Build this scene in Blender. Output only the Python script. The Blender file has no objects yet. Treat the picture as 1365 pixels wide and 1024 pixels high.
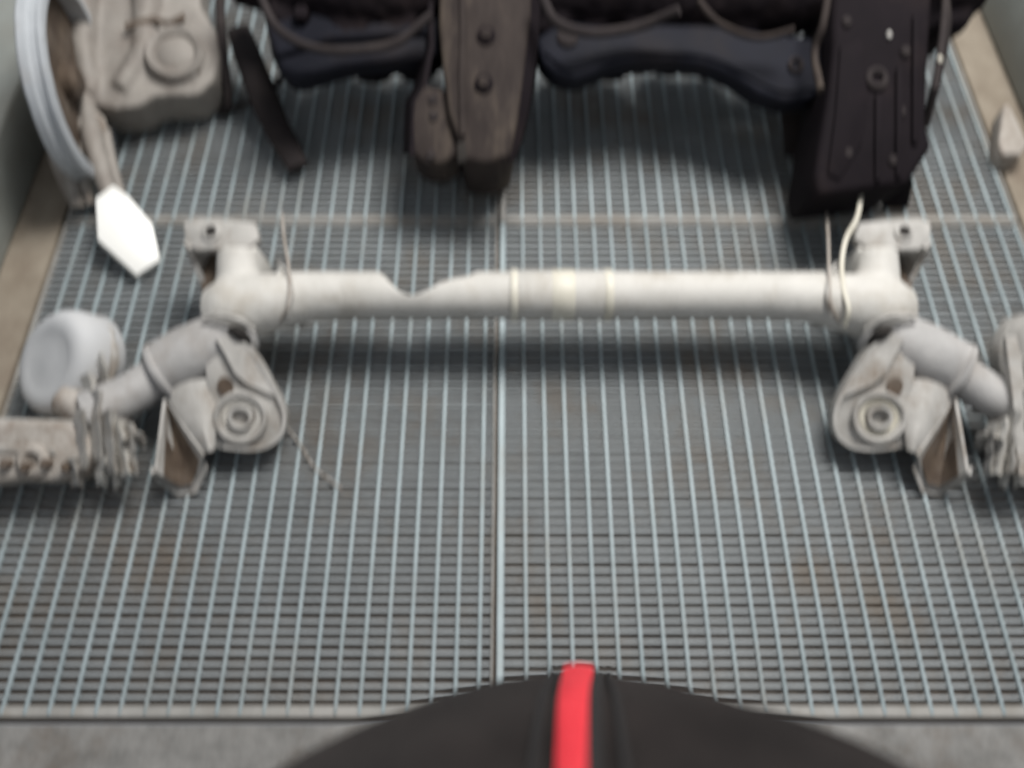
import bpy, bmesh, math, random
from mathutils import Vector, Matrix, noise
random.seed(11)
R = math.radians
scene = bpy.context.scene
C = scene.collection

# ---------------------------------------------------------------- camera
CAM_H = 1.30
PITCH = 60.3
FPX = 1150.0
cam_d = bpy.data.cameras.new('camera')
cam = bpy.data.objects.new('camera', cam_d)
C.objects.link(cam)
cam.location = (0, 0, CAM_H)
cam.rotation_euler = (R(90 - PITCH), 0, 0)
cam_d.sensor_width = 36
cam_d.lens = 36 * FPX / 1365
cam_d.clip_start = 0.02
cam_d.clip_end = 100
cam_d.dof.use_dof = True
cam_d.dof.focus_distance = 0.70
cam_d.dof.aperture_fstop = 1.95
cam_d.dof.aperture_ratio = 2.1
scene.camera = cam

# ---------------------------------------------------------------- light
world = bpy.data.worlds.new('World')
scene.world = world
world.use_nodes = True
bgn = world.node_tree.nodes['Background']
bgn.inputs[0].default_value = (0.90, 0.94, 1.0, 1)
bgn.inputs[1].default_value = 0.29
def area(name, loc, target, sx, sy, power, col):
    d = bpy.data.lights.new(name, 'AREA'); d.shape = 'RECTANGLE'
    d.size = sx; d.size_y = sy; d.energy = power; d.color = col
    o = bpy.data.objects.new(name, d); C.objects.link(o); o.location = loc
    o.rotation_euler = (Vector(target) - Vector(loc)).to_track_quat('-Z', 'Y').to_euler()
    return o
area('roof_window_light', (0.75, 1.75, 2.8), (0.1, 0.55, 0), 1.3, 1.0, 112, (1.0, 0.975, 0.94))
scene.view_settings.view_transform = 'Standard'
scene.view_settings.look = 'None'
scene.view_settings.gamma = 1
scene.view_settings.exposure = 0.10
scene.view_settings.use_curve_mapping = False
scene.render.engine = 'CYCLES'

# ---------------------------------------------------------------- pixel -> point
SP, CP = math.sin(R(PITCH)), math.cos(R(PITCH))
UP = Vector((0, SP, CP)); FWD = Vector((0, CP, -SP)); RT = Vector((1, 0, 0))
CAMP = Vector((0, 0, CAM_H))
def ray(x, y):
    return FWD + RT * ((x - 682.5) / FPX) - UP * ((y - 512) / FPX)
def W(x, y, z):
    d = ray(x, y)
    return CAMP + d * ((z - CAM_H) / d.z)
def WP(x, y, p0, n):                       # on a plane through p0
    d = ray(x, y); n = Vector(n)
    return CAMP + d * ((Vector(p0) - CAMP).dot(n) / d.dot(n))

# ---------------------------------------------------------------- materials
def material(name, c1, c2, c3=None, rough=.6, metal=0., scale=9., dirt_scale=2.5, dirt=.5, bump=.15, fine=180., streak=None, spec=.5, sheen=0, nodirt=False):
    m = bpy.data.materials.new(name); m.use_nodes = True
    nt = m.node_tree; N = nt.nodes; L = nt.links
    b = N['Principled BSDF']
    geo = N.new('ShaderNodeNewGeometry')
    mp = N.new('ShaderNodeMapping'); L.new(geo.outputs['Position'], mp.inputs['Vector'])
    if streak: mp.inputs['Scale'].default_value = streak
    n1 = N.new('ShaderNodeTexNoise'); n1.inputs['Scale'].default_value = scale; n1.inputs['Detail'].default_value = 8; n1.inputs['Roughness'].default_value = .65
    L.new(mp.outputs[0], n1.inputs['Vector'])
    r1 = N.new('ShaderNodeValToRGB'); r1.color_ramp.elements[0].position = .32; r1.color_ramp.elements[1].position = .68
    r1.color_ramp.elements[0].color = (*c1, 1); r1.color_ramp.elements[1].color = (*c2, 1)
    L.new(n1.outputs['Fac'], r1.inputs[0])
    col = r1.outputs[0]
    n2 = N.new('ShaderNodeTexNoise'); n2.inputs['Scale'].default_value = dirt_scale; n2.inputs['Detail'].default_value = 10; n2.inputs['Roughness'].default_value = .7
    L.new((mp.outputs[0] if streak else geo.outputs['Position']), n2.inputs['Vector'])
    rr = N.new('ShaderNodeMapRange'); rr.inputs[1].default_value = .5 ; rr.inputs[2].default_value = .72; rr.inputs[4].default_value = dirt
    L.new(n2.outputs['Fac'], rr.inputs[0])
    if c3:
        mx = N.new('ShaderNodeMix'); mx.data_type = 'RGBA'
        L.new(rr.outputs[0], mx.inputs[0]); L.new(col, mx.inputs[6]); mx.inputs[7].default_value = (*c3, 1)
        col = mx.outputs[2]
    L.new(col, b.inputs['Base Color'])
    mr = N.new('ShaderNodeMapRange'); mr.inputs[3].default_value = max(.05, rough - .12); mr.inputs[4].default_value = min(1, rough + .15)
    L.new(n1.outputs['Fac'], mr.inputs[0]); L.new(mr.outputs[0], b.inputs['Roughness'])
    b.inputs['Metallic'].default_value = metal
    b.inputs['Specular IOR Level'].default_value = spec
    if sheen:
        b.inputs['Sheen Weight'].default_value = sheen; b.inputs['Sheen Roughness'].default_value = .5
    if bump:
        n3 = N.new('ShaderNodeTexNoise'); n3.inputs['Scale'].default_value = fine; n3.inputs['Detail'].default_value = 5
        L.new(geo.outputs['Position'], n3.inputs['Vector'])
        bp = N.new('ShaderNodeBump'); bp.inputs['Strength'].default_value = bump; bp.inputs['Distance'].default_value = .003
        L.new(n3.outputs['Fac'], bp.inputs['Height']); L.new(bp.outputs[0], b.inputs['Normal'])
    return m
M = {}
M['galv'] = material('galvanised_steel', (.275, .33, .345), (.38, .445, .465), (.25, .205, .16), rough=.55, metal=.2, scale=14, dirt_scale=3.2, dirt=.7)
M['galv_bar'] = material('weathered_galvanised_bar', (.315, .343, .357), (.43, .463, .478), (.30, .245, .19), rough=.6, metal=.2, scale=11, dirt_scale=4.0, dirt=.95)
M['band'] = material('dusty_steel_band', (.24, .235, .22), (.38, .37, .35), (.24, .20, .155), rough=.7, metal=.1, scale=9, dirt_scale=5, dirt=.7)
M['pit'] = material('grimy_pit_floor', (.25, .20, .165), (.39, .325, .275), (.46, .37, .28), rough=.95, scale=12, dirt_scale=4, dirt=.6)
M['concrete'] = material('stained_concrete', (.13, .128, .122), (.25, .245, .235), (.11, .082, .060), rough=.85, scale=18, dirt_scale=5.5, dirt=.9, bump=.4, fine=90)
M['rim_dirt'] = material('brown_dirty_rim', (.20, .165, .125), (.31, .27, .215), (.14, .10, .075), rough=.9, scale=10, dirt_scale=4.5, dirt=.7, bump=.4, fine=90)
M['kerb'] = material('grey_green_paint', (.21, .225, .21), (.28, .295, .275), (.17, .15, .12), rough=.6, scale=5, dirt_scale=3, dirt=.5)
M['pale'] = material('dusty_pale_axle_paint', (.51, .495, .46), (.62, .605, .57), (.38, .335, .27), rough=.62, scale=18, dirt_scale=12, dirt=.6, bump=.25)
M['cast'] = material('grey_cast_metal', (.33, .32, .30), (.50, .485, .46), (.19, .14, .095), rough=.6, metal=.05, scale=22, dirt_scale=14, dirt=.85, bump=.35)
M['housing'] = material('grey_dusty_housing', (.33, .325, .32), (.46, .45, .44), (.22, .18, .145), rough=.6, scale=14, dirt_scale=9, dirt=.6, bump=.3)
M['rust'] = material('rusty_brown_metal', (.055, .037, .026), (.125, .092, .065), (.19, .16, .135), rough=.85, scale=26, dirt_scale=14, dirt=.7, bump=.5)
M['hub'] = material('beige_corroded_hub', (.27, .235, .20), (.46, .43, .395), (.17, .11, .075), rough=.75, scale=30, dirt_scale=16, dirt=.85, bump=.5)
M['tape'] = material('cream_tape', (.62, .59, .50), (.70, .675, .59), (.55, .50, .38), rough=.5, scale=14, dirt_scale=10, dirt=.5)
M['drum'] = material('pale_grey_drum', (.48, .49, .50), (.58, .585, .59), (.42, .40, .36), rough=.7, metal=0, scale=7, dirt_scale=7, dirt=.5)
M['beige'] = material('beige_cast_arm', (.23, .21, .19), (.34, .315, .285), (.14, .105, .085), rough=.65, metal=.1, scale=12, dirt_scale=9, dirt=.7, bump=.35)
M['disc'] = material('grey_brake_disc', (.40, .425, .45), (.52, .545, .57), (.30, .26, .22), rough=.55, metal=.1, scale=10, dirt_scale=8, dirt=.5)
M['black'] = material('black_paint_and_shade', (.006, .0042, .0058), (.013, .0098, .012), (.030, .021, .020), rough=.8, spec=.12, scale=9, dirt_scale=6, dirt=.6)  # black paint, with the shade over the far parts in its colour
M['navy'] = material('blue_black_pressing', (.008, .0085, .0125), (.017, .018, .026), (.030, .024, .022), rough=.6, spec=.09, scale=8, dirt_scale=6, dirt=.5)
M['brown'] = material('brown_grimy_steel', (.026, .020, .019), (.052, .042, .038), (.14, .112, .085), rough=.8, spec=.15, scale=14, dirt_scale=7, dirt=.5, streak=(2, .6, .6))
M['rubber'] = material('grey_black_rubber', (.022, .018, .019), (.042, .035, .035), (.08, .066, .058), rough=.85, spec=.2, scale=9, dirt_scale=6, dirt=.5)
M['white'] = material('eye_white_and_glare', (.88, .88, .84), (.92, .92, .89), None, rough=.28, scale=6, bump=0)  # white of the eyes; on the block it stands in for glare
M['fleece'] = material('black_fleece', (.007, .0052, .005), (.022, .0175, .0165), None, rough=.95, scale=16, bump=.7, fine=420, sheen=.04, spec=.1)
M['seam'] = material('black_webbing', (.004, .0035, .004), (.007, .006, .0065), None, rough=.8, scale=60, bump=.4, fine=600)
M['red'] = material('bright_red_trim', (.46, .010, .022), (.70, .035, .050), None, rough=.6, scale=120, bump=.5, fine=350)
M['denim'] = material('dark_blue_trousers', (.016, .019, .03), (.03, .034, .05), None, rough=.9, scale=20, bump=.4, fine=500)
M['leather'] = material('black_leather', (.012, .011, .011), (.025, .022, .02), None, rough=.5, scale=20)
M['skin'] = material('skin', (.42, .25, .17), (.50, .31, .22), None, rough=.55, scale=12, bump=.1)
M['hair'] = material('dark_brown_hair', (.02, .013, .009), (.04, .027, .018), None, rough=.6, scale=40, bump=.6, fine=300)
M['dark'] = material('hole_shade', (.012, .010, .009), (.022, .018, .015), None, rough=.9)  # near-black colour standing in for shade inside holes and slots

# ---------------------------------------------------------------- mesh helpers
def frame_of(d):
    d = Vector(d).normalized()
    a = Vector((0, 0, 1)) if abs(d.z) < .9 else Vector((0, 1, 0))
    u = d.cross(a).normalized(); v = d.cross(u).normalized()
    return d, u, v
class MB:
    def __init__(s): s.v = []; s.f = []
    def add(s, vs, fs):
        o = len(s.v); s.v += [Vector(p) for p in vs]; s.f += [[i + o for i in f] for f in fs]; return s
    def tube(s, path, radii, seg=20, flat=1., cap=True, closed=False):
        path = [Vector(p) for p in path]; n = len(path)
        if not isinstance(radii, (list, tuple)): radii = [radii] * n
        vs = []; fs = []; u = None
        for i, p in enumerate(path):
            t = (path[min(i + 1, n - 1)] - path[max(i - 1, 0)]).normalized()
            if u is None: _, u, v = frame_of(t)
            else:
                u = (u - t * u.dot(t)).normalized(); v = t.cross(u)
            for k in range(seg):
                a = 2 * math.pi * k / seg
                vs.append(p + (u * math.cos(a) + v * math.sin(a) * flat) * radii[i])
        for i in range(n - 1):
            for k in range(seg):
                k2 = (k + 1) % seg
                fs.append([i * seg + k, i * seg + k2, (i + 1) * seg + k2, (i + 1) * seg + k])
        if cap:
            fs.append(list(range(seg))[::-1]); fs.append([(n - 1) * seg + k for k in range(seg)])
        return s.add(vs, fs)
    def lathe(s, c, axis, prof, seg=36, ell=1.):           # prof: (radius, height along the axis)
        c = Vector(c); d, u, v = frame_of(axis); vs = []; fs = []; n = len(prof)
        for r, h in prof:
            r = max(r, 1e-4)
            for k in range(seg):
                a = 2 * math.pi * k / seg
                vs.append(c + d * h + (u * math.cos(a) + v * math.sin(a) * ell) * r)
        for i in range(n - 1):
            for k in range(seg):
                k2 = (k + 1) % seg
                fs.append([i * seg + k, i * seg + k2, (i + 1) * seg + k2, (i + 1) * seg + k])
        if prof[0] != prof[-1]:
            fs.append(list(range(seg))[::-1]); fs.append([(n - 1) * seg + k for k in range(seg)])
        else:
            pass
        return s.add(vs, fs)
    def plate(s, pts, n, t):
        pts = [Vector(p) for p in pts]; n = Vector(n).normalized(); k = len(pts)
        vs = pts + [p - n * t for p in pts]
        fs = [list(range(k)), list(range(2 * k - 1, k - 1, -1))]
        for i in range(k):
            j = (i + 1) % k; fs.append([i, i + k, j + k, j])
        return s.add(vs, fs)
    def box(s, c, h, rot=None):
        c = Vector(c); vs = []
        for x in (-1, 1):
            for y in (-1, 1):
                for z in (-1, 1):
                    p = Vector((x * h[0], y * h[1], z * h[2]))
                    vs.append(c + (rot @ p if rot else p))
        return s.add(vs, [[0, 1, 3, 2], [4, 6, 7, 5], [0, 4, 5, 1], [2, 3, 7, 6], [0, 2, 6, 4], [1, 5, 7, 3]])
    def sheet(s, rows, t):                                    # grid of points made t thick
        rows = [[Vector(p) for p in r] for r in rows]; a = len(rows); b = len(rows[0])
        nor = []
        for i in range(a):
            for j in range(b):
                du = rows[min(i + 1, a - 1)][j] - rows[max(i - 1, 0)][j]
                dv = rows[i][min(j + 1, b - 1)] - rows[i][max(j - 1, 0)]
                n = du.cross(dv); nor.append(n.normalized() if n.length > 1e-9 else Vector((0, 0, 1)))
        top = [p for r in rows for p in r]; bot = [p - n * t for p, n in zip(top, nor)]
        K = a * b; fs = []
        for i in range(a - 1):
            for j in range(b - 1):
                q = [i * b + j, i * b + j + 1, (i + 1) * b + j + 1, (i + 1) * b + j]
                fs.append(q[::-1]); fs.append([x + K for x in q])
        edge = [j for j in range(b)] + [i * b + b - 1 for i in range(1, a)] + [(a - 1) * b + j for j in range(b - 2, -1, -1)] + [i * b for i in range(a - 2, 0, -1)]
        for i, e in enumerate(edge):
            g = edge[(i + 1) % len(edge)]; fs.append([e, g, g + K, e + K])
        return s.add(top + bot, fs)
    def build(s, name, mat, parent=None, bevel=0, seg=2, remesh=0, sm=3, rough=0, ns=30, sub=0, flip=None, angle=38):
        vs = s.v
        if flip is not None: vs = [Vector((2 * flip - p.x, p.y, p.z)) for p in vs]
        fs = [f[::-1] for f in s.f] if flip is not None else s.f
        off = Vector((0, 0, 0)); q = parent
        while q is not None: off = off + q.location; q = q.parent
        me = bpy.data.meshes.new(name)
        bm = bmesh.new()
        bv = [bm.verts.new(p - off) for p in vs]
        for f in fs:
            try: bm.faces.new([bv[i] for i in f])
            except ValueError: pass
        bmesh.ops.recalc_face_normals(bm, faces=bm.faces)
        if bevel:
            es = [e for e in bm.edges if len(e.link_faces) == 2 and e.calc_face_angle(0) > R(28)]
            bmesh.ops.bevel(bm, geom=es, offset=bevel, segments=seg, profile=.5, affect='EDGES', clamp_overlap=True)
        if rough and not remesh:
            for v in bm.verts:
                p = v.co + off
                v.co += noise.noise_vector(p * ns) * rough
        bm.to_mesh(me); bm.free()
        for p in me.polygons: p.use_smooth = True
        if not remesh: me.set_sharp_from_angle(angle=R(angle))
        o = bpy.data.objects.new(name, me); C.objects.link(o)
        me.materials.append(mat)
        if parent is not None: o.parent = parent
        if remesh:
            r = o.modifiers.new('remesh', 'REMESH'); r.mode = 'VOXEL'; r.voxel_size = remesh; r.use_smooth_shade = True
            k = o.modifiers.new('smooth', 'SMOOTH'); k.iterations = sm; k.factor = .5
            if rough:
                tx = bpy.data.textures.get('cast_clouds') or bpy.data.textures.new('cast_clouds', 'CLOUDS'); tx.noise_scale = .02
                d = o.modifiers.new('relief', 'DISPLACE'); d.texture = tx; d.strength = rough; d.texture_coords = 'LOCAL'
        if sub:
            k = o.modifiers.new('subdivision', 'SUBSURF'); k.levels = sub; k.render_levels = sub
        return o
def thing(name, label, cat, loc=(0, 0, 0), group=None):
    o = bpy.data.objects.new(name, None); C.objects.link(o); o.location = loc; o.empty_display_size = .05
    o['label'] = label; o['category'] = cat
    if group: o['group'] = group
    return o
def tag(o, label, cat): o['label'] = label; o['category'] = cat; return o
def struct(o): o['kind'] = 'structure'; return o
def curve(pts, n=24):                                          # Catmull-Rom through points
    pts = [Vector(p) for p in pts]; P = [pts[0] * 2 - pts[1]] + pts + [pts[-1] * 2 - pts[-2]]; out = []
    m = len(pts) - 1
    for i in range(n + 1):
        t = i / n * m; k = min(int(t), m - 1); t -= k
        a, b, c, d = P[k:k + 4]
        out.append(.5 * ((2 * b) + (c - a) * t + (2 * a - 5 * b + 4 * c - d) * t * t + (3 * b - a - 3 * c + d) * t ** 3))
    return out
def curve1(vals, n=24):
    return [v.x for v in curve([(a, 0, 0) for a in vals], n)]

# ---------------------------------------------------------------- the setting
SEAM = -0.023
XL, XR = -0.868, 0.985
Y0, Y1, Y2 = 0.196, 1.104, 2.02
struct(MB().box(((XL + XR) / 2, (Y0 + Y2) / 2, -.0265), ((XR - XL) / 2 + .004, (Y2 - Y0) / 2 + .004, .005)).build('pit_floor', M['pit']))
fl = struct(MB().box((.05, (Y0 - .010 - 1.2) / 2, -.06), (2.4, (Y0 - .010 + 1.2) / 2, .06)).build('floor', M['concrete'], bevel=.004))
MB().box((.05, (Y2 + .010 + 3.2) / 2, -.06), (2.4, (3.2 - Y2 - .010) / 2, .06)).build('far_slab', M['concrete'], fl, bevel=.004)
MB().box(((XL - .008 - 2.35) / 2, (Y0 + Y2) / 2, -.061), ((2.35 + XL - .008) / 2, (Y2 - Y0) / 2 + .0095, .06)).build('side_slab', M['rim_dirt'], fl, bevel=.003)
MB().box(((XR + .008 + 2.45) / 2, (Y0 + Y2) / 2, -.061), ((2.45 - XR - .008) / 2, (Y2 - Y0) / 2 + .0095, .06)).build('side_slab', M['rim_dirt'], fl, bevel=.003)
struct(MB().box((-1.09, 1.25, .07), (.135, 1.35, .071)).build('kerb_left', M['kerb'], bevel=.012, seg=3))
struct(MB().box((1.21, 1.25, .07), (.135, 1.35, .071)).build('kerb_right', M['kerb'], bevel=.012, seg=3))

PX, PY = .034, .0157
def grating(label, x0, x1, y0, y1, left_w, right_w, near_w, far_w):
    g = thing('floor_grating', label, 'grating', ((x0 + x1) / 2, (y0 + y1) / 2, -.0215), 'steel grating panels covering the pit')
    cx, cy = (x0 + x1) / 2, (y0 + y1) / 2
    def bar(name, X0, X1, Ya, Yb, zt, zb, mat):
        MB().box(((X0 + X1) / 2, (Ya + Yb) / 2, (zt + zb) / 2), ((X1 - X0) / 2, (Yb - Ya) / 2, (zt - zb) / 2)).build(name, mat, g, bevel=.0012, seg=1)
    bar('frame_bar', x0, x0 + left_w, y0, y1, .001, -.022, M['galv'] if (x0 > -.1 and y0 < 1) else M['band'])
    bar('frame_bar', x1 - right_w, x1, y0, y1, .0005, -.022, M['band'])
    bar('frame_bar', x0 + left_w, x1 - right_w, y0, y0 + near_w, .0012, -.022, M['band'])
    bar('frame_bar', x0 + left_w, x1 - right_w, y1 - far_w, y1, .0008, -.022, M['band'])
    # rods along the depth, one shared mesh
    me = None
    k0 = math.ceil((x0 + left_w + .008 - SEAM) / PX - .28)
    x = SEAM + (k0 + .28) * PX
    while x < x1 - right_w - .006:
        if me is None:
            o = MB().box((cx, cy, -.0012), (.0028, (y1 - y0) / 2 - .003, .0038)).build('rod', M['galv'], g, bevel=.0013, seg=2); me = o.data
        else:
            o = bpy.data.objects.new('rod', me); C.objects.link(o); o.parent = g
        o.location = (x - cx + random.uniform(-.0007, .0007), 0, random.uniform(-.0006, .0005))
        o.rotation_euler = (0, 0, random.uniform(-.0017, .0017))
        x += PX
    me = None
    y = y0 + near_w + PY * .75
    while y < y1 - far_w - .006:
        if me is None:
            o = MB().box((cx, cy, -.0105), ((x1 - right_w - x0 - left_w) / 2 + .001, .0019, .0080)).build('bearing_bar', M['galv_bar'], g); me = o.data
        else:
            o = bpy.data.objects.new('bearing_bar', me); C.objects.link(o); o.parent = g
        o.location = (0, y - cy + random.uniform(-.0006, .0006), random.uniform(-.0008, .0004))
        o.rotation_euler = (random.uniform(-.03, .03), 0, random.uniform(-.0006, .0006))
        y += PY
    return g
grating('galvanised grating panel under the axle half with the scooped notch', XL, SEAM - .005, Y0, Y1 - .004, .006, .004, .016, .005)
grating('galvanised grating panel under the axle half with the taped collar', SEAM, XR, Y0, Y1 - .004, .011, .006, .016, .005)
grating('galvanised grating panel beneath the brake disc and beige suspension arm', XL, SEAM - .005, Y1, Y2, .006, .004, .016, .01)
grating('galvanised grating panel beneath the black end bracket of the subframe', SEAM, XR, Y1, Y2, .011, .006, .016, .01)

# ---------------------------------------------------------------- rear axle
AX = .0765
axle = thing('rear_axle', 'pale painted car rear axle beam with trailing arms and bushings across the grating', 'axle', (AX, .845, 0))
AZ = .125
ends = [W(372, 394, AZ), W(1120, 394, AZ)]
def beam():
    n = 150; seg = 48; a, b = ends; m = MB(); vs = []; fs = []
    npts = curve([(494, .050, 0), (507, .040, 0), (520, .022, 0), (535, .004, 0), (552, -.003, 0), (570, .003, 0), (586, .016, 0), (604, .026, 0), (624, .031, 0), (642, .048, 0)], 80)
    def notch(px):                                              # how far the crushed place rises above the axis
        if px <= npts[0].x or px >= npts[-1].x: return 999.
        for q0, q1 in zip(npts, npts[1:]):
            if q0.x <= px <= q1.x: return q0.y + (q1.y - q0.y) * (px - q0.x) / max(1e-6, q1.x - q0.x)
        return 999.
    for i in range(n + 1):
        t = i / n; p = a.lerp(b, t); px = 372 + t * (1120 - 372)
        lim = notch(px)
        for k in range(seg):
            an = 2 * math.pi * k / seg
            q = p + Vector((0, math.cos(an), math.sin(an))) * .0395
            h = (q - p).dot(UP)
            if h > lim - .005:
                e = h - (lim - .005); q -= UP * (e - .005 * (1 - math.exp(-e / .005)))
            vs.append(q)
    for i in range(n):
        for k in range(seg):
            k2 = (k + 1) % seg
            fs.append([i * seg + k, i * seg + k2, (i + 1) * seg + k2, (i + 1) * seg + k])
    fs += [list(range(seg)), [n * seg + k for k in range(seg)]]
    return m.add(vs, fs)
bo = beam().build('beam', M['pale'], axle, rough=.0006, ns=25, angle=50)
def ring(px0, px1, r, name, mat):
    p0, p1 = W(px0, 394, AZ), W(px1, 394, AZ); e = (p1 - p0).normalized(); L = (p1 - p0).length
    MB().lathe(p0, e, [(.039, 0), (r - .001, 0), (r, .0015), (r, L - .0015), (r - .001, L), (.039, L)], 48).build(name, mat, bo)
ring(679, 814, .0412, 'sleeve', M['pale'])
ring(681, 690, .0428, 'sleeve_rim', M['tape'])
ring(735, 765, .0422, 'tape_band', M['tape'])
ring(804, 815, .0428, 'sleeve_rim', M['tape'])

def jag(n, s): return [random.uniform(-s, s) for _ in range(n)]
def axle_end(flip):
    kw = dict(flip=flip)
    # casting that joins the beam, the mount foot, the bearing housing and the arm
    m = MB()
    m.tube(curve([W(470, 394, AZ), W(405, 398, AZ), W(355, 405, AZ), W(312, 412, .122), W(282, 416, .115)], 20), curve1([.0388, .0430, .050, .055, .040], 20), 28)
    h = MB()
    h.tube(curve([W(338, 440, .10), W(300, 452, .105), W(255, 474, .10), W(212, 496, .092)], 16), curve1([.034, .045, .050, .047], 16), 28)
    m.tube([W(322, 405, .12), W(318, 372, .132), W(316, 335, .15)], [.046, .037, .032], 20)
    cst = m.build('end_casting', M['pale'], axle, remesh=.004, sm=5, rough=.0015, **kw)
    hs = h.build('bearing_housing', M['housing'], axle, remesh=.004, sm=5, rough=.0015, **kw)
    # collar step where beam meets casting
    MB().lathe(W(378, 396, AZ), (1, 0, 0), [(.040, -.004), (.0455, -.004), (.046, 0), (.0455, .004), (.040, .004)], 40).build('weld_collar', M['pale'], cst, rough=.001, **kw)
    MB().tube(curve([W(272, 424, .160), W(292, 421, .168), W(318, 426, .165), W(338, 440, .140)], 16), .0045, 8).build('weld_seam', M['cast'], cst, rough=.002, ns=90, **kw)
    MB().tube(curve([W(372, 352, .150), W(384, 366, .166), W(389, 392, .168), W(384, 420, .150)], 16), .0035, 8).build('weld_bead', M['cast'], cst, rough=.0018, ns=90, **kw)
    MB().tube(curve([W(306, 440, .152), W(318, 444, .150), W(327, 455, .13), W(329, 464, .11)], 12), curve1([.006, .010, .009, .004], 12), 10).build('slot_shade', M['dark'], cst, **kw)  # solid near-black tube painted as the shade of a gap
    # mount foot
    n = Vector((0, -.25, 1))
    p0 = W(290, 312, .165)
    foot = MB().plate([WP(x, y, p0, n) for x, y in [(243, 296), (262, 291), (300, 292), (340, 296), (347, 318), (330, 330), (300, 331), (262, 334), (246, 322)]], n, .022).build('mount_foot', M['cast'], axle, bevel=.005, rough=.0015, **kw)
    MB().lathe(WP(282, 310, p0, n), n, [(.0165, -.02), (.0165, .004), (.010, .006), (.0085, .001), (.0085, -.015)], 24).build('bolt_boss', M['cast'], foot, **kw)
    MB().lathe(WP(282, 310, p0, n), n, [(.0084, -.003), (.0084, .0025), (.001, .003)], 20).build('bolt_hole_shade', M['dark'], foot, **kw)  # near-black plug, shade of the bolt hole in its colour
    MB().plate([W(296, 328, .155), W(342, 325, .155), W(345, 366, .135), W(292, 372, .13)], (0, -.3, 1), .10).build('foot_web', M['pale'], axle, bevel=.006, rough=.001, **kw)
    MB().sheet([[W(243, 322, .16), W(252, 332, .16)], [W(254, 350, .13), W(264, 352, .13)], [W(268, 380, .10), W(276, 378, .10)], [W(270, 410, .09), W(280, 410, .09)]], .05).build('foot_rib', M['cast'], axle, rough=.0015, **kw)
    MB().plate([W(262, 340, .11), W(292, 335, .11), W(292, 400, .10), W(270, 400, .10)], (0, -.3, 1), .02).build('foot_gap_shade', M['rust'], axle, bevel=.003, **kw)  # dark plate in the gap beside the web, shade painted rust brown
    # trailing arm
    arm = MB().tube(curve([W(232, 487, .095), W(205, 505, .094), W(170, 528, .092), W(120, 552, .09)], 14), curve1([.031, .033, .034, .038], 14), 28).build('trailing_arm', M['housing'], axle, rough=.001, **kw)
    MB().lathe(W(216, 497, .093), W(255, 474, .10) - W(212, 496, .092), [(.044, -.004), (.0505, -.003), (.0515, .004), (.046, .008)], 36).build('housing_rim', M['housing'], hs, rough=.001, **kw)
    # dished plate with bushing
    n = Vector((.16, -.62, 1)).normalized(); p0 = W(323, 555, .072)
    out = [(268, 448), (296, 444), (322, 452), (343, 474), (362, 506), (378, 536), (383, 560), (376, 584), (358, 598), (332, 602), (300, 599), (286, 597), (281, 575), (286, 545), (276, 515)]
    oc = [WP(x, y, p0, n) for x, y in out]
    pl = MB().plate(oc, n, .010).build('bushing_plate', M['cast'], axle, bevel=.003, rough=.0012, **kw)
    rim = curve([WP(x, y, p0 + n * .004, n) for x, y in [(300, 446), (322, 453), (342, 474), (361, 506), (377, 536), (382, 560), (375, 583), (357, 597), (332, 601), (298, 598)]], 40)
    MB().sheet([[p + n * .004, p - n * .034] for p in rim], .006).build('plate_rim', M['cast'], pl, rough=.0008, **kw)
    MB().sheet([[WP(x0, y0, p0 + n * .012, n), WP(x1, y1, p0 + n * .006, n)] for x0, y0, x1, y1 in [(288, 452, 322, 452), (300, 472, 340, 474), (313, 498, 357, 505), (330, 512, 371, 530)]], .012).build('plate_strap', M['cast'], pl, rough=.0008, **kw)
    c = WP(322, 556, p0, n)
    MB().lathe(c, n, [(.031, -.03), (.041, -.028), (.0425, .010), (.040, .014), (.036, .014), (.034, .008), (.031, .006), (.031, -.03)], 44).build('bushing_sleeve', M['cast'], pl, rough=.0006, **kw)
    MB().lathe(c, n, [(.030, -.028), (.0315, .004), (.027, .008), (.022, .004), (.0205, -.02)], 44).build('rubber_bushing', M['tape'] if flip else M['pale'], pl, **kw)
    MB().lathe(c, n, [(.013, -.02), (.0195, -.018), (.020, .013), (.0185, .016), (.0145, .016), (.013, .013), (.013, -.02)], 36).build('bushing_core', M['cast'], pl, **kw)
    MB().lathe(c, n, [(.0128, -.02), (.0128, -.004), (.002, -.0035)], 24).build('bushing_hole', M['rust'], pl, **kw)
    MB().lathe(WP(300, 516, p0 + n * .004, n), n, [(.0125, -.006), (.0125, -.002), (.012, .0005), (.001, .001)], 20, ell=1.3).build('drain_hole_shade', M['rust'], pl, **kw)  # dark rust disc painted as the shade inside a drain hole
    # curved web between the housing and the channel
    rows = []
    for t in range(9):
        t /= 8
        l = Vector((220 + 52 * t ** 1.2, 520 + 84 * t)); r = Vector((292 - 6 * t, 505 + 95 * t))
        rows.append([W(l.x + (r.x - l.x) * s, l.y + (r.y - l.y) * s - 6 * math.sin(math.pi * s) * (1 - t), .098 - .035 * t + .012 * math.sin(math.pi * s)) for s in (0, .25, .5, .75, 1)])
    MB().sheet(rows, .006).build('web', M['cast'], axle, rough=.0008, **kw)
    # open channel
    outer = []; inner = []
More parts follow.
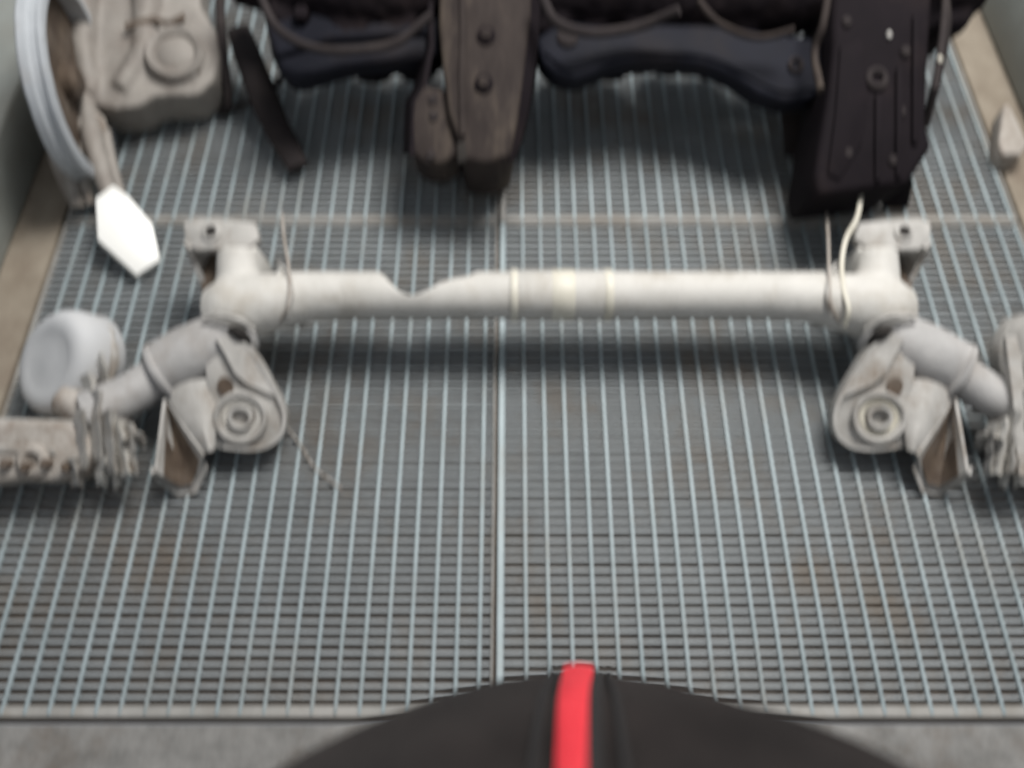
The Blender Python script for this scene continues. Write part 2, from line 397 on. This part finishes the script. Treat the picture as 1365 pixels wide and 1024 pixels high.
    for t in range(9):
        t /= 8
        Lp = W(217 - 12 * t, 531 + 98 * t, .094 - .018 * t); Rp = W(224 + 50 * t ** 1.1, 529 + 76 * t, .088 - .024 * t)
        Bp = W(222 + 26 * t, 540 + 112 * t, .062 - .052 * t)
        Lp2 = Lp.lerp(Bp, .55) + Vector((-.006, 0, -.008)) * t; Rp2 = Rp.lerp(Bp, .55) + Vector((.004, 0, -.012)) * t
        outer.append([Lp, Lp2, Bp + Vector((-.006 * t, 0, 0)), Bp + Vector((.012 * t, .004 * t, 0)), Rp2, Rp])
        dv = Vector((0, 0, .0105))
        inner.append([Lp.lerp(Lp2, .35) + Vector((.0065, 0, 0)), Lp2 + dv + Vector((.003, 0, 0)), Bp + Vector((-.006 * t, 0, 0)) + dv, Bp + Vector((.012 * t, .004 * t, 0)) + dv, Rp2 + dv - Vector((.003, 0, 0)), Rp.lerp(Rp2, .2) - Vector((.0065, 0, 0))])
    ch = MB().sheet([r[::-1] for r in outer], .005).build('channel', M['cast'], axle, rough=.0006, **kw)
    MB().sheet([r[::-1] for r in inner], .001).build('channel_rust_shade', M['rust'], ch, **kw)  # rust, darkened to carry the shade deep in the channel too
    MB().sheet([[W(204, 622, .075), W(214, 634, .04), W(236, 648, .010), W(256, 646, .010), W(272, 618, .045)], [W(205, 632, .072), W(217, 645, .036), W(238, 661, .006), W(262, 657, .006), W(275, 626, .04)]], .004).build('channel_lip', M['cast'], ch, rough=.001, **kw)
    # hub end
    nn = Vector((0, -.45, 1)).normalized(); pp = W(40, 600, .098)
    hb = MB().plate([WP(x, y, pp, nn) for x, y in [(-70, 562), (60, 560), (100, 566), (116, 584), (118, 612), (104, 636), (62, 644), (20, 640), (-20, 648), (-70, 644)]], nn, .085).build('hub', M['hub'], axle, bevel=.010, seg=3, rough=.0025, ns=45, **kw)
    MB().lathe(WP(46, 614, pp, nn), nn, [(.026, -.01), (.026, .006), (.020, .011), (.013, .011), (.010, .002), (.001, .001)], 24).build('hub_cap', M['hub'], hb, rough=.0015, **kw)
    if flip is not None:
        MB().sheet([[W(158 - k * 1.5, 452 + 26 * k, .15 - .011 * k), W(144 - k * 1.5 - 5 * math.sin(k * .5), 450 + 27 * k, .155 - .012 * k)] for k in range(8)], .02).build('backing_plate', M['cast'], axle, rough=.002, ns=40, **kw)
    MB().plate([W(-70, 556, .110), W(96, 560, .110), W(108, 568, .108), W(100, 574, .106), W(-70, 572, .106)], (0, -.5, 1), .014).build('hub_flange', M['cast'], hb, bevel=.003, rough=.001, **kw)
    MB().plate([W(-70, 590, .105), W(70, 596, .105), W(74, 606, .10), W(-70, 600, .10)], (0, -.5, 1), .012).build('caliper_bar', M['cast'], hb, bevel=.003, rough=.001, **kw)
    for k in range(4):
        MB().lathe(W(8 + 27 * k, 618 + 5 * (k % 2), .096), (0, -.4, 1), [(.0085, -.03), (.0085, .004), (.0065, .007), (.001, .007)], 6).build('hub_bolt', M['rust'], hb, **kw)
    k = MB(); k.tube(curve([W(172, 526, .095), W(148, 550, .082), W(138, 585, .066), W(128, 622, .045)], 10), curve1([.024, .034, .032, .020], 10), 20)
    k.tube([W(84, 530, .085), W(140, 565, .078)], [.026, .032], 16)
    k.tube([W(96, 600, .062), W(150, 596, .06)], [.04, .034], 16)
    k.build('knuckle', M['hub'], axle, remesh=.004, sm=3, rough=.003, **kw)
    rr = random.Random(5)
    for q, (x, y, dx, dy, w, z) in enumerate([(116, 500, 6, 78, 8, .135), (130, 520, 2, 96, 9, .138), (146, 548, 4, 84, 7, .132), (158, 560, 10, 74, 8, .124), (172, 566, 4, 66, 7, .115), (184, 578, 8, 22, 5, .105), (140, 612, -6, 36, 7, .10), (124, 462, 4, 52, 7, .13), (108, 548, 2, 78, 6, .135), (152, 610, 4, 40, 5, .09), (164, 588, 22, -6, 5, .12), (96, 612, 6, 36, 8, .11), (134, 474, 10, 60, 5, .125)]):
        rows = []
        for i in range(7):
            t = i / 6
            a = (x + dx * t + rr.uniform(-2.5, 2.5), y + dy * t); ww = w * (.55 + rr.random() * .7) * (1 - .45 * t)
            zz = z - .04 * t + rr.uniform(-.004, .004)
            rows.append([W(a[0] - ww, a[1] + rr.uniform(-3, 3), zz - .012), W(a[0], a[1] - 3, zz + .004), W(a[0] + ww, a[1] + rr.uniform(-3, 3), zz - .018)])
        MB().sheet([r[::-1] for r in rows], .004).build('backing_strip', M['cast'] if q % 3 else M['pale'], axle, rough=.0015, ns=70, **kw)
    # domed drum
    ax = Vector((-.42, -.40, .80)).normalized(); c = W(76, 484, .095)
    dr = MB().lathe(c, ax, [(.02, -.075), (.064, -.075), (.074, -.06), (.0765, -.012), (.074, .004), (.068, .013), (.060, .0175), (.050, .018), (.043, .0165), (.036, .0150), (.018, .016), (.001, .0165)], 48, ell=1.22).build('drum', M['drum'] if flip is None else M['cast'], axle, rough=.001, ns=18, **kw)
    MB().lathe(c + Vector((.004, 0, -.02)), ax, [(.070, -.03), (.082, -.03), (.084, -.022), (.082, -.016), (.070, -.016), (.070, -.03)], 48, ell=1.2).build('drum_rim', M['cast'], dr, rough=.003, ns=50, **kw)
    # brake pipe
    MB().tube(curve([W(376, 286, .10), W(379, 320, .13), W(384, 350, .165), W(386, 385, .17), W(383, 412, .16), W(372, 430, .13)], 24), .0028, 8).build('brake_pipe', M['hub'], axle, **kw)
axle_end(None)
axle_end(AX)
MB().tube(curve([W(1148, 262, .14), W(1142, 292, .15), W(1128, 318, .16), W(1122, 350, .17), W(1124, 385, .17), W(1131, 412, .165), W(1126, 434, .14)], 26), .0042, 10).build('brake_hose', M['tape'], axle)

# ---------------------------------------------------------------- brake and suspension corner
base = W(160, 150, 0)
cor = thing('suspension_corner', 'beige cast suspension arm with round eye and upright brake disc', 'suspension arm', (base.x, base.y, 0))
dz = .181
dc = W(94, 108, dz); ax = Vector((1, .15, -.05)).normalized()
dsc = MB().lathe(dc, ax, [(.160, -.022), (.176, -.022), (.180, -.018), (.180, -.004), (.175, 0), (.175, .012), (.180, .015), (.180, .020), (.176, .023), (.160, .023), (.160, -.022)], 84).build('brake_disc', M['disc'], cor, rough=.001)
MB().lathe(dc, ax, [(.03, -.016), (.162, -.016), (.162, -.010), (.03, -.008)], 48).build('disc_face', M['rust'], dsc, rough=.001)
MB().lathe(dc, ax, [(.012, -.012), (.034, -.010), (.034, .010), (.024, .018), (.001, .018)], 24).build('disc_centre', M['rust'], dsc, rough=.002)
m = MB(); n = Vector((.1, -.30, 1)).normalized(); p0 = W(190, 90, .13)
m.plate([WP(x, y, p0, n) for x, y in [(120, -60), (108, 10), (98, 70), (90, 112), (108, 134), (150, 146), (182, 142), (206, 128), (262, 126), (286, 106), (294, 76), (288, 40), (268, 8), (262, -60)]], n, .10)
m.tube([WP(112, -60, p0 + n * .01, n), WP(110, 60, p0 + n * .006, n), WP(122, 128, p0, n)], [.028, .024, .016], 14)
m.tube([WP(200, -50, p0, n), WP(196, 20, p0, n), WP(190, 70, p0, n), WP(160, 120, p0, n)], [.04, .026, .02, .02], 14)
m.lathe(WP(240, 74, p0, n), n, [(.058, -.08), (.066, -.01), (.062, .010), (.048, .014), (.001, .014)], 36)
body = m.build('arm_casting', M['beige'], cor, remesh=.005, sm=22, rough=.003)
c = WP(236, 76, p0, n)
MB().lathe(c, n, [(.036, .0), (.058, .004), (.060, .016), (.054, .024), (.044, .022), (.037, .014), (.036, .0)], 36).build('eye_rim', M['beige'], body, rough=.0015)
MB().lathe(c, n, [(.0365, .0), (.0365, .013), (.030, .018), (.001, .019)], 32).build('eye_plug', M['beige'], body, rough=.001)
MB().lathe(WP(265, 98, p0, n), n, [(.006, .0), (.006, .014), (.001, .0145)], 12).build('eye_bolt', M['rust'], body)
MB().sheet([[WP(x, y, p0 + n * .016, n), WP(x + 2, y + 7, p0 + n * .014, n)] for x, y in [(166, 34), (186, 28), (206, 24), (226, 30), (246, 20)]], .008).build('rib', M['rust'], body)
for x0, y0, x1, y1, r, z0, z1, mt in [(112, 128, 148, 268, .020, .115, .055, 'beige'), (86, 150, 104, 276, .017, .115, .03, 'beige'), (104, 160, 122, 272, .012, .10, .03, 'hub'), (140, 176, 162, 262, .013, .085, .045, 'beige')]:
    pp = curve([W(x0, y0, z0), W((x0 + x1) / 2 - 3, (y0 + y1) / 2, (z0 + z1) / 2 + .006), W(x1, y1, z1)], 12)
    MB().tube(pp, curve1([r * .9, r, r * .8], 12), 18).build('link_rod', M[mt], cor, rough=.002, ns=50)
MB().lathe(W(124, 168, .10), (.3, -.4, .8), [(.010, -.03), (.024, -.028), (.026, .006), (.020, .012), (.012, .010), (.010, -.03)], 24).build('ball_joint', M['hub'], cor, rough=.0015)
MB().plate([W(98, 130, .105), W(132, 138, .105), W(128, 160, .095), W(112, 200, .08), (W(96, 190, .08))], (0, -.3, 1), .02).build('lug', M['hub'], cor, bevel=.004, rough=.0015)
MB().sheet([[W(62, 205, .09), W(76, 200, .09)], [W(76, 240, .055), W(90, 236, .055)], [W(92, 274, .006), W(110, 270, .006)]], .01).build('foot_strip', M['hub'], cor, rough=.002)

# ---------------------------------------------------------------- white plate, overexposed glare put into its colour and tilt
n = Vector((.31, -.24, .92)).normalized(); p0 = W(170, 310, .052)
pw = [WP(x, y, p0, n) for x, y in [(127, 264), (151, 247), (172, 262), (203, 299), (214, 346), (182, 367), (130, 319)]]
tag(MB().plate(pw, n, .022).build('white_glare_plate', M['white'], None, bevel=.002), 'white six sided block coloured for bright glare on the grating beside the beige link rods', 'plate')

# ---------------------------------------------------------------- dark subframe
b0 = W(700, 90, 0)
sf = thing('subframe', 'black and brown grimy car subframe with bolted uprights and curved arms', 'subframe', (b0.x, b0.y, 0))
# added cross beam at the back, its black mass fills the shaded top
m = MB(); m.tube(curve([W(318, -30, .26), W(480, -8, .26), W(650, -20, .26), W(900, -8, .26), W(1110, -12, .26), W(1300, -24, .26)], 30), curve1([.05, .066, .07, .07, .07, .06], 30), 24)
for x, y, r in [(380, 20, .035), (420, 14, .045), (470, 26, .05), (530, 24, .05), (560, 14, .04), (735, 22, .045), (790, 18, .045), (860, 24, .05), (930, 16, .05), (990, 20, .05), (1120, 26, .05), (1200, 16, .06), (1262, 10, .05)]:
    m.lathe(W(x, y, .24), (random.uniform(-.3, .3), -.5, 1), [(r, -.19), (r * 1.05, 0), (r * .8, .02), (.001, .024)], 20)
m.build('cross_beam_shade_fill', M['black'], sf, remesh=.006, sm=4, rough=.006)
for x in (640, 1165):
    g = W(x, 20, .22)
    MB().tube([(g.x, g.y, .24), (g.x, g.y + .01, .05), (g.x, g.y + .01, .004), (g.x, g.y + .01, .001)], [.04, .03, .042, .042], 16).build('beam_foot', M['black'], sf)
# left pressing
n = Vector((0, -.35, 1)).normalized(); p0 = W(470, 70, .23)
lp = MB().plate([WP(x, y, p0, n) for x, y in [(352, 30), (372, 96), (392, 106), (420, 98), (452, 88), (490, 82), (535, 80), (585, 74), (590, 20), (500, 10), (420, 10)]], n, .06).build('left_pressing', M['navy'], sf, bevel=.014, seg=4, rough=.002)
MB().tube(curve([WP(x, y, p0 + n * .004, n) for x, y in [(372, 70), (400, 62), (440, 50), (500, 46), (570, 40)]], 20), .010, 10).build('ridge', M['navy'], lp, rough=.001)
MB().lathe(WP(404, 24, p0, n), n, [(.016, -.01), (.016, .018), (.012, .022), (.001, .022)], 6).build('bolt', M['black'], lp)
# right curved arm
p0 = W(900, 70, .23)
arm_o = [(712, 50), (722, 84), (740, 99), (768, 106), (792, 97), (815, 86), (850, 81), (900, 80), (945, 86), (980, 103), (1010, 124), (1045, 135), (1082, 131), (1108, 108), (1112, 70), (1080, 48), (1030, 44), (980, 34), (930, 28), (860, 28), (800, 32), (750, 26)]
ra = MB().plate([WP(x, y, p0, n) for x, y in arm_o], n, .055).build('curved_arm', M['navy'], sf, bevel=.012, seg=4, rough=.0015)
MB().tube(curve([WP(x, y, p0 + n * .002, n) for x, y in [(728, 70), (760, 92), (800, 80), (860, 70), (940, 74), (990, 96), (1040, 120), (1085, 116)]], 40), .0045, 8).build('pressed_edge', M['navy'], ra)
MB().lathe(WP(1060, 88, p0, n), n, [(.008, 0), (.014, .001), (.015, .006), (.011, .009), (.008, .006), (.008, 0)], 20).build('arm_eye', M['rubber'], ra)
MB().lathe(WP(757, 50, p0, n), n, [(.02, -.01), (.02, .006), (.014, .010), (.001, .010)], 20).build('arm_pivot', M['rubber'], ra, rough=.001)
m = MB()
m.lathe(W(1062, 14, .17), (.2, -.4, 1), [(.02, -.05), (.042, -.03), (.045, 0), (.035, .02), (.001, .026)], 20); m.box(W(1095, 22, .16), (.025, .02, .03)); m.lathe(W(1030, 4, .17), (0, -.4, 1), [(.03, -.05), (.03, .0), (.001, .012)], 16)
m.build('rusty_mount', M['brown'], sf, remesh=.005, sm=3, rough=.006)
# brown upright
n2 = Vector((.02, -.42, 1)).normalized(); p0 = W(640, 120, .23)
up = MB().plate([WP(x, y, p0, n2) for x, y in [(586, -60), (584, 30), (590, 90), (597, 150), (612, 190), (618, 214), (650, 217), (680, 208), (690, 160), (700, 90), (708, 20), (710, -60)]], n2, .18).build('upright', M['brown'], sf, bevel=.010, seg=3, rough=.0018)
MB().sheet([[WP(x, y, p0 - n2 * .004, n2), WP(x + 16, y, p0 - n2 * .02, n2), WP(x + 19, y, p0 - n2 * .09, n2)] for x, y in [(706, -60), (704, 20), (698, 90), (688, 150), (678, 190), (668, 214)]], .012).build('side_flange', M['black'], up, rough=.0015)
MB().sheet([[WP(x, y, p0 + n2 * .007, n2), WP(x + 7, y, p0 + n2 * .007, n2)] for x, y in [(612, -60), (614, 40), (612, 110), (614, 180)]], .012).build('raised_rib', M['brown'], up, rough=.001)
lo = MB().plate([WP(x, y, p0 - n2 * .022, n2) for x, y in [(552, 122), (566, 112), (592, 118), (608, 140), (612, 205), (590, 218), (566, 216), (550, 204), (547, 160)]], n2, .11).build('foot_plate', M['brown'], up, bevel=.007, seg=3, rough=.0018)
MB().sheet([[WP(x, y, p0 - n2 * .02, n2), WP(x - 9, y, p0 - n2 * .08, n2)][::-1] for x, y in [(570, -30), (572, 60), (562, 112), (549, 135), (546, 206)]], .010).build('side_flange', M['black'], up, rough=.001)
for x, y in [(648, 48), (645, 112)]:
    b = MB().lathe(WP(x, y, p0, n2), n2, [(.0135, -.004), (.017, .001), (.0165, .005), (.013, .006)], 24).build('bolt', M['black'], up)
    MB().lathe(WP(x, y, p0, n2), n2, [(.011, 0), (.011, .010), (.009, .012), (.001, .012)], 6).build('bolt_head', M['brown'], b)
for x, y in [(577, 134), (578, 156), (575, 207)]:
    MB().lathe(WP(x, y, p0 - n2 * .022, n2), n2, [(.009, -.01), (.009, .003), (.007, .005), (.001, .005)], 8).build('rivet', M['rubber'], lo)
MB().plate([WP(x, y, p0 + n2 * .001, n2) for x, y in [(609, 190), (620, 188), (622, 214), (610, 216)]], n2, .004).build('slot_shade', M['dark'], up, bevel=.001)  # thin near-black plate, slot shade put into its colour
for x in (572, 615):
    MB().tube([WP(x, 205, p0 - n2 * .03, n2), WP(x, 218, p0 - n2 * .03, n2)], .008, 12).build('stud', M['rubber'], lo)
# black end bracket
p0 = W(1165, 150, .23)
eb = MB().plate([WP(x, y, p0, n2) for x, y in [(1112, -60), (1110, 60), (1104, 120), (1094, 180), (1086, 232), (1090, 262), (1130, 256), (1178, 250), (1212, 246), (1228, 218), (1243, 196), (1236, 164), (1238, 90), (1248, -60)]], n2, .15).build('end_bracket', M['black'], sf, bevel=.012, seg=3, rough=.002)
MB().lathe(WP(1168, 106, p0, n2), n2, [(.010, -.004), (.019, .001), (.020, .006), (.015, .009), (.010, .006), (.010, -.004)], 24).build('eyelet', M['rubber'], eb)
MB().plate([WP(x, y, p0 + n2 * .006, n2) for x, y in [(1120, 60), (1150, 52), (1158, 130), (1150, 190), (1120, 240), (1104, 232), (1114, 150)]], n2, .01).build('stiffener', M['black'], eb, bevel=.004, rough=.001)
MB().tube(curve([WP(x, y, p0 + n2 * .012, n2) for x, y in [(1262, -30), (1258, 30), (1252, 78), (1246, 120)]], 14), .006, 8).build('cable', M['rubber'], eb)
MB().lathe(WP(1252, 80, p0 + n2 * .014, n2), n2, [(.004, 0), (.005, .004), (.001, .007)], 10).build('cable_clip', M['tape'], eb)
MB().lathe(WP(1184, 48, p0, n2), n2, [(.005, 0), (.005, .006), (.001, .008)], 10).build('bright_nut', M['cast'], eb)
for x0, y0, x1, y1, w in [(1100, 240, 1104, 288, 15), (1160, 240, 1150, 284, 12), (1200, 236, 1196, 276, 20)]:
    MB().plate([W(x0 - w, y0, .09), W(x0 + w, y0, .09), W(x1 + w * .8, y1, .012), W(x1 - w * .8, y1, .012)], (0, -.5, 1), .02).build('leg', M['black'], eb, bevel=.004, rough=.001)
for pts, r, mt in [([(720, -10, .33), (742, 30, .31), (790, 44, .28), (850, 36, .28), (905, 14, .32)], .009, 'rubber'), ([(1105, -20, .33), (1098, 30, .31), (1086, 70, .27), (1094, 120, .26)], .007, 'brown'),
                   ([(345, -10, .30), (372, 40, .29), (430, 66, .265), (520, 60, .265), (576, 20, .30)], .008, 'rubber'), ([(930, 0, .33), (960, 32, .31), (1010, 50, .28), (1060, 40, .30)], .006, 'brown'),
                   ([(1255, -20, .32), (1262, 30, .28), (1248, 110, .2), (1232, 170, .12)], .008, 'rubber')]:
    MB().tube(curve([W(*p) for p in pts], 24), r, 10).build('hose', M[mt], sf, rough=.001)
for x, y in [(1128, 30), (1206, 70), (1200, 150), (1130, 205), (1190, 215)]:
    MB().lathe(WP(x, y, p0, n2), n2, [(.010, -.01), (.010, .004), (.007, .007), (.001, .007)], 6).build('bolt', M['rubber'], eb)
for x, y0, y1 in [(1172, 125, 240), (1200, 90, 235), (1222, 20, 190)]:
    MB().plate([WP(x - 4, y0, p0 + n2 * .008, n2), WP(x + 4, y0, p0 + n2 * .008, n2), WP(x + 3, y1, p0 + n2 * .008, n2), WP(x - 5, y1, p0 + n2 * .008, n2)], n2, .012).build('rib', M['black'], eb, bevel=.002)
# drooping rubber strap
MB().tube(curve([W(318, 40, .12), W(340, 100, .10), W(362, 155, .06), (W(398, 224, .03))], 18), curve1([.024, .028, .028, .022], 18), 18, flat=.6).build('rubber_strap', M['rubber'], sf, rough=.002)
MB().tube(curve([W(292, -40, .13), W(296, 60, .12), W(304, 130, .05), W(300, 150, .012)], 18), .010, 12).build('hose', M['rubber'], sf, rough=.001)
MB().tube([W(290, 150, .012), W(345, 134, .03), W(380, 100, .09)], .007, 10).build('wire', M['rubber'], sf)
MB().plate([W(1040, 120, .09), W(1075, 126, .09), W(1078, 210, .03), W(1050, 205, .03)], (0, -.5, 1), .02).build('arm_shadow_tab', M['rubber'], sf, bevel=.004, rough=.001)  # added dark tab standing in for the arm's shadow on the grating

# ---------------------------------------------------------------- pale tapered bracket by the kerb
q = W(1350, 190, 0)
tag(MB().plate([W(1338, 138, .05), W(1348, 140, .055), W(1372, 190, .05), W(1362, 206, .046), W(1338, 206, .046), W(1332, 190, .048)], (0, 0, 1), .049).build('metal_bracket', M['hub'], None, bevel=.006, seg=3, rough=.002),
    'small pale tapered metal bracket on the brown strip beside the kerb', 'bracket')

# ---------------------------------------------------------------- person holding the camera
BX, BYc = .034, -.043
pr = thing('person', 'person in a black fleece jacket with a red front trim standing at the grating', 'person', (BX, -.10, 0))
prof = [  # z, half width, half depth, centre Y
    (.735, .180, .122, -.056), (.745, .186, .128, -.054), (.80, .188, .134, -.049), (.86, .188, .134, -.049), (.93, .186, .128, -.060), (1.0, .186, .124, -.086),
    (1.08, .194, .120, -.120), (1.17, .196, .114, -.160), (1.25, .196, .108, -.190), (1.32, .180, .096, -.215), (1.37, .12, .078, -.226), (1.395, .068, .064, -.230), (1.43, .060, .058, -.226), (1.445, .056, .054, -.226)]
def torso_pt(z, a, grow=0.):
    zs = [p[0] for p in prof]
    z = min(max(z, zs[0]), zs[-1])
    for k in range(len(prof) - 1):
        if z <= prof[k + 1][0]:
            t = (z - prof[k][0]) / (prof[k + 1][0] - prof[k][0]); A, B = prof[k], prof[k + 1]; break
    hw, hd, cy = [A[i] + (B[i] - A[i]) * t for i in (1, 2, 3)]
    p = Vector((BX + (hw + grow) * math.sin(a), cy + (hd + grow) * math.cos(a), z))
    w = noise.noise(Vector((p.x * 6, p.y * 6, z * 13))) * .004 + math.sin(z * 60 + 3 * math.sin(a * 2)) * .0012
    return p + Vector((math.sin(a), math.cos(a), 0)) * w
m = MB(); seg = 96; zs = [prof[0][0] + (prof[-1][0] - prof[0][0]) * i / 110 for i in range(111)]
vs = [torso_pt(z, 2 * math.pi * k / seg) for z in zs for k in range(seg)]; fs = []
for i in range(110):
    for k in range(seg):
        k2 = (k + 1) % seg; fs.append([i * seg + k, i * seg + k2, (i + 1) * seg + k2, (i + 1) * seg + k])
fs.append(list(range(seg))); fs.append([110 * seg + k for k in range(seg)])
jk = m.add(vs, fs).build('jacket', M['fleece'], pr)
for s in (-1, 1):
    MB().tube(curve([(BX + s * .155, -.205, 1.295), (BX + s * .245, -.22, 1.20), (BX + s * .275, -.23, 1.02), (BX + s * .285, -.16, .86), (BX + s * .28, -.12, .80)], 20), curve1([.075, .066, .056, .046, .042], 20), 20).build('sleeve', M['fleece'], jk, rough=.004, ns=22)
def front_strip(z0, z1, hw, t, xa, xb, n=40, dome=0.):
    rows = []
    for i in range(n + 1):
        z = z0 + (z1 - z0) * i / n
        xo = xa + (xb - xa) * (z - .84) / .20
        row = []; hh = hw * (1 - max(0, z - .85) * 2.3)
        for s in (-1, -.6, 0, .6, 1):
            x = xo + s * max(hh, .002)
            hwid = torso_pt(z, math.pi / 2).x - BX
            a = math.asin(max(-1, min(1, (x - BX) / hwid)))
            row.append(torso_pt(z, a, t + dome * (1 - s * s)))
        rows.append(row)
    return MB().sheet(rows, t + .002)
front_strip(.74, 1.2, .0115, .0022, .0355, .0185).build('placket', M['seam'], jk)
front_strip(.742, 1.2, .0075, .0035, .0350, .0165, dome=.0012).build('red_trim', M['red'], jk)
def seamline(off):
    pts = []
    for i in range(40):
        z = .742 + .6 * i / 39; x = .0355 - .017 * (z - .84) / .20 + off
        a = math.asin((x - BX) / (torso_pt(z, math.pi / 2).x - BX)); pts.append(torso_pt(z, a, .001))
    return MB().tube(pts, .0016, 6)
seamline(-.0135).build('seam', M['seam'], jk); seamline(.0135).build('seam', M['seam'], jk)
# body: one continuous skin
bm = bmesh.new(); sk = bm.verts.layers.skin.verify(); rad = {}
def bv(p, r):
    v = bm.verts.new(Vector(p) - Vector((BX, -.10, 0))); v[sk].radius = (r, r); return v
def chain(v0, pts):
    for p, r in pts:
        v = bv(p, r); bm.edges.new((v0, v)); v0 = v
    return v0
pel = bv((BX, -.07, .80), .10); pel[sk].use_root = True
for s in (-1, 1):
    chain(pel, [((BX + s * .085, -.07, .72), .078), ((BX + s * .10, -.075, .42), .052), ((BX + s * .105, -.12, .10), .036), ((BX + s * .11, -.10, .05), .036), ((BX + s * .125, .05, .035), .028)])
ch = chain(pel, [((BX, -.075, .95), .10), ((BX, -.15, 1.15), .095), ((BX, -.215, 1.31), .075)])
nk = chain(ch, [((BX, -.222, 1.41), .045), ((BX, -.205, 1.47), .055), ((BX, -.185, 1.54), .078), ((BX, -.195, 1.60), .066)])
for s in (-1, 1):
    wr = chain(ch, [((BX + s * .15, -.21, 1.29), .045), ((BX + s * .275, -.23, 1.02), .036), ((BX + s * .28, -.12, .79), .026), ((BX + s * .28, -.105, .74), .028), ((BX + s * .28, -.09, .70), .027)])
    for j in range(4):
        o = (j - 1.5) * .017; l = (.9, 1.0, .95, .75)[j]
        chain(wr, [((BX + s * .28, -.085 + o, .672), .010), ((BX + s * .275, -.078 + o, .672 - .035 * l), .009), ((BX + s * .262, -.075 + o, .672 - .06 * l), .0075)])
    chain(wr, [((BX + s * .265, -.060, .712), .011), ((BX + s * .255, -.045, .685), .009), ((BX + s * .250, -.042, .665), .008)])
me = bpy.data.meshes.new('body'); bm.to_mesh(me); bm.free()
bd = bpy.data.objects.new('body', me); C.objects.link(bd); bd.parent = pr; me.materials.append(M['skin'])
bd.modifiers.new('skin', 'SKIN').use_smooth_shade = True
sb = bd.modifiers.new('subdivision', 'SUBSURF'); sb.levels = 1; sb.render_levels = 1
hc = Vector((BX, -.195, 1.545))
m = MB(); m.lathe(hc + Vector((0, -.012, .0)), (0, -.25, 1), [(.05, -.06), (.082, -.03), (.093, .015), (.088, .055), (.065, .085), (.03, .10), (.001, .104)], 28)
m.build('hair', M['hair'], pr, rough=.006, ns=40)
for s in (-1, 1):
    MB().lathe(hc + Vector((s * .030, .075, -.004)), (0, 1, 0), [(.011, -.01), (.011, 0), (.006, .005), (.001, .006)], 16).build('eye', M['white'], pr)
    MB().lathe(hc + Vector((s * .088, 0, -.01)), (s, .2, 0), [(.02, -.02), (.024, 0), (.016, .008), (.001, .006)], 16, ell=1.4).build('ear', M['skin'], pr)
MB().tube([hc + Vector((0, .070, .01)), hc + Vector((0, .088, -.02)), hc + Vector((0, .092, -.03)), hc + Vector((0, .075, -.036))], [.008, .012, .014, .008], 12).build('nose', M['skin'], pr)
MB().tube([hc + Vector((-.024, .066, -.056)), hc + Vector((0, .074, -.055)), hc + Vector((.024, .066, -.056))], [.003, .007, .003], 10).build('mouth', M['red'], pr)
tr = MB()
for s in (-1, 1):
    tr.tube(curve([(BX + s * .05, -.06, .80), (BX + s * .085, -.065, .70), (BX + s * .10, -.072, .42), (BX + s * .106, -.115, .10), (BX + s * .108, -.112, .055)], 20), curve1([.10, .098, .074, .062, .064], 20), 24)
tr.tube([(BX, -.06, .70), (BX, -.055, .84)], [.11, .125], 24, flat=.8)
tr.build('trousers', M['denim'], pr, remesh=.009, sm=4, rough=.006)
for s in (-1, 1):
    m = MB(); m.tube(curve([(BX + s * .108, -.165, .046), (BX + s * .110, -.10, .052), (BX + s * .118, .0, .044), (BX + s * .126, .085, .034), (BX + s * .128, .115, .028)], 16), curve1([.034, .046, .046, .040, .022], 16), 18)
    m.tube([(BX + s * .108, -.118, .05), (BX + s * .107, -.116, .11)], [.048, .05], 18); m.box((BX + s * .118, -.03, .010), (.04, .13, .010))
    m.build('shoe', M['leather'], pr, remesh=.006, sm=3)

wp = curve([W(384, 572, .004), W(402, 596, .005), W(418, 622, .004), W(440, 640, .005), W(456, 652, .004)], 20)
tag(MB().tube(wp, .0016, 8).build('wire_offcut', M['hub'], None), 'thin brown wire offcut on the grating beside the bushing plate', 'wire')
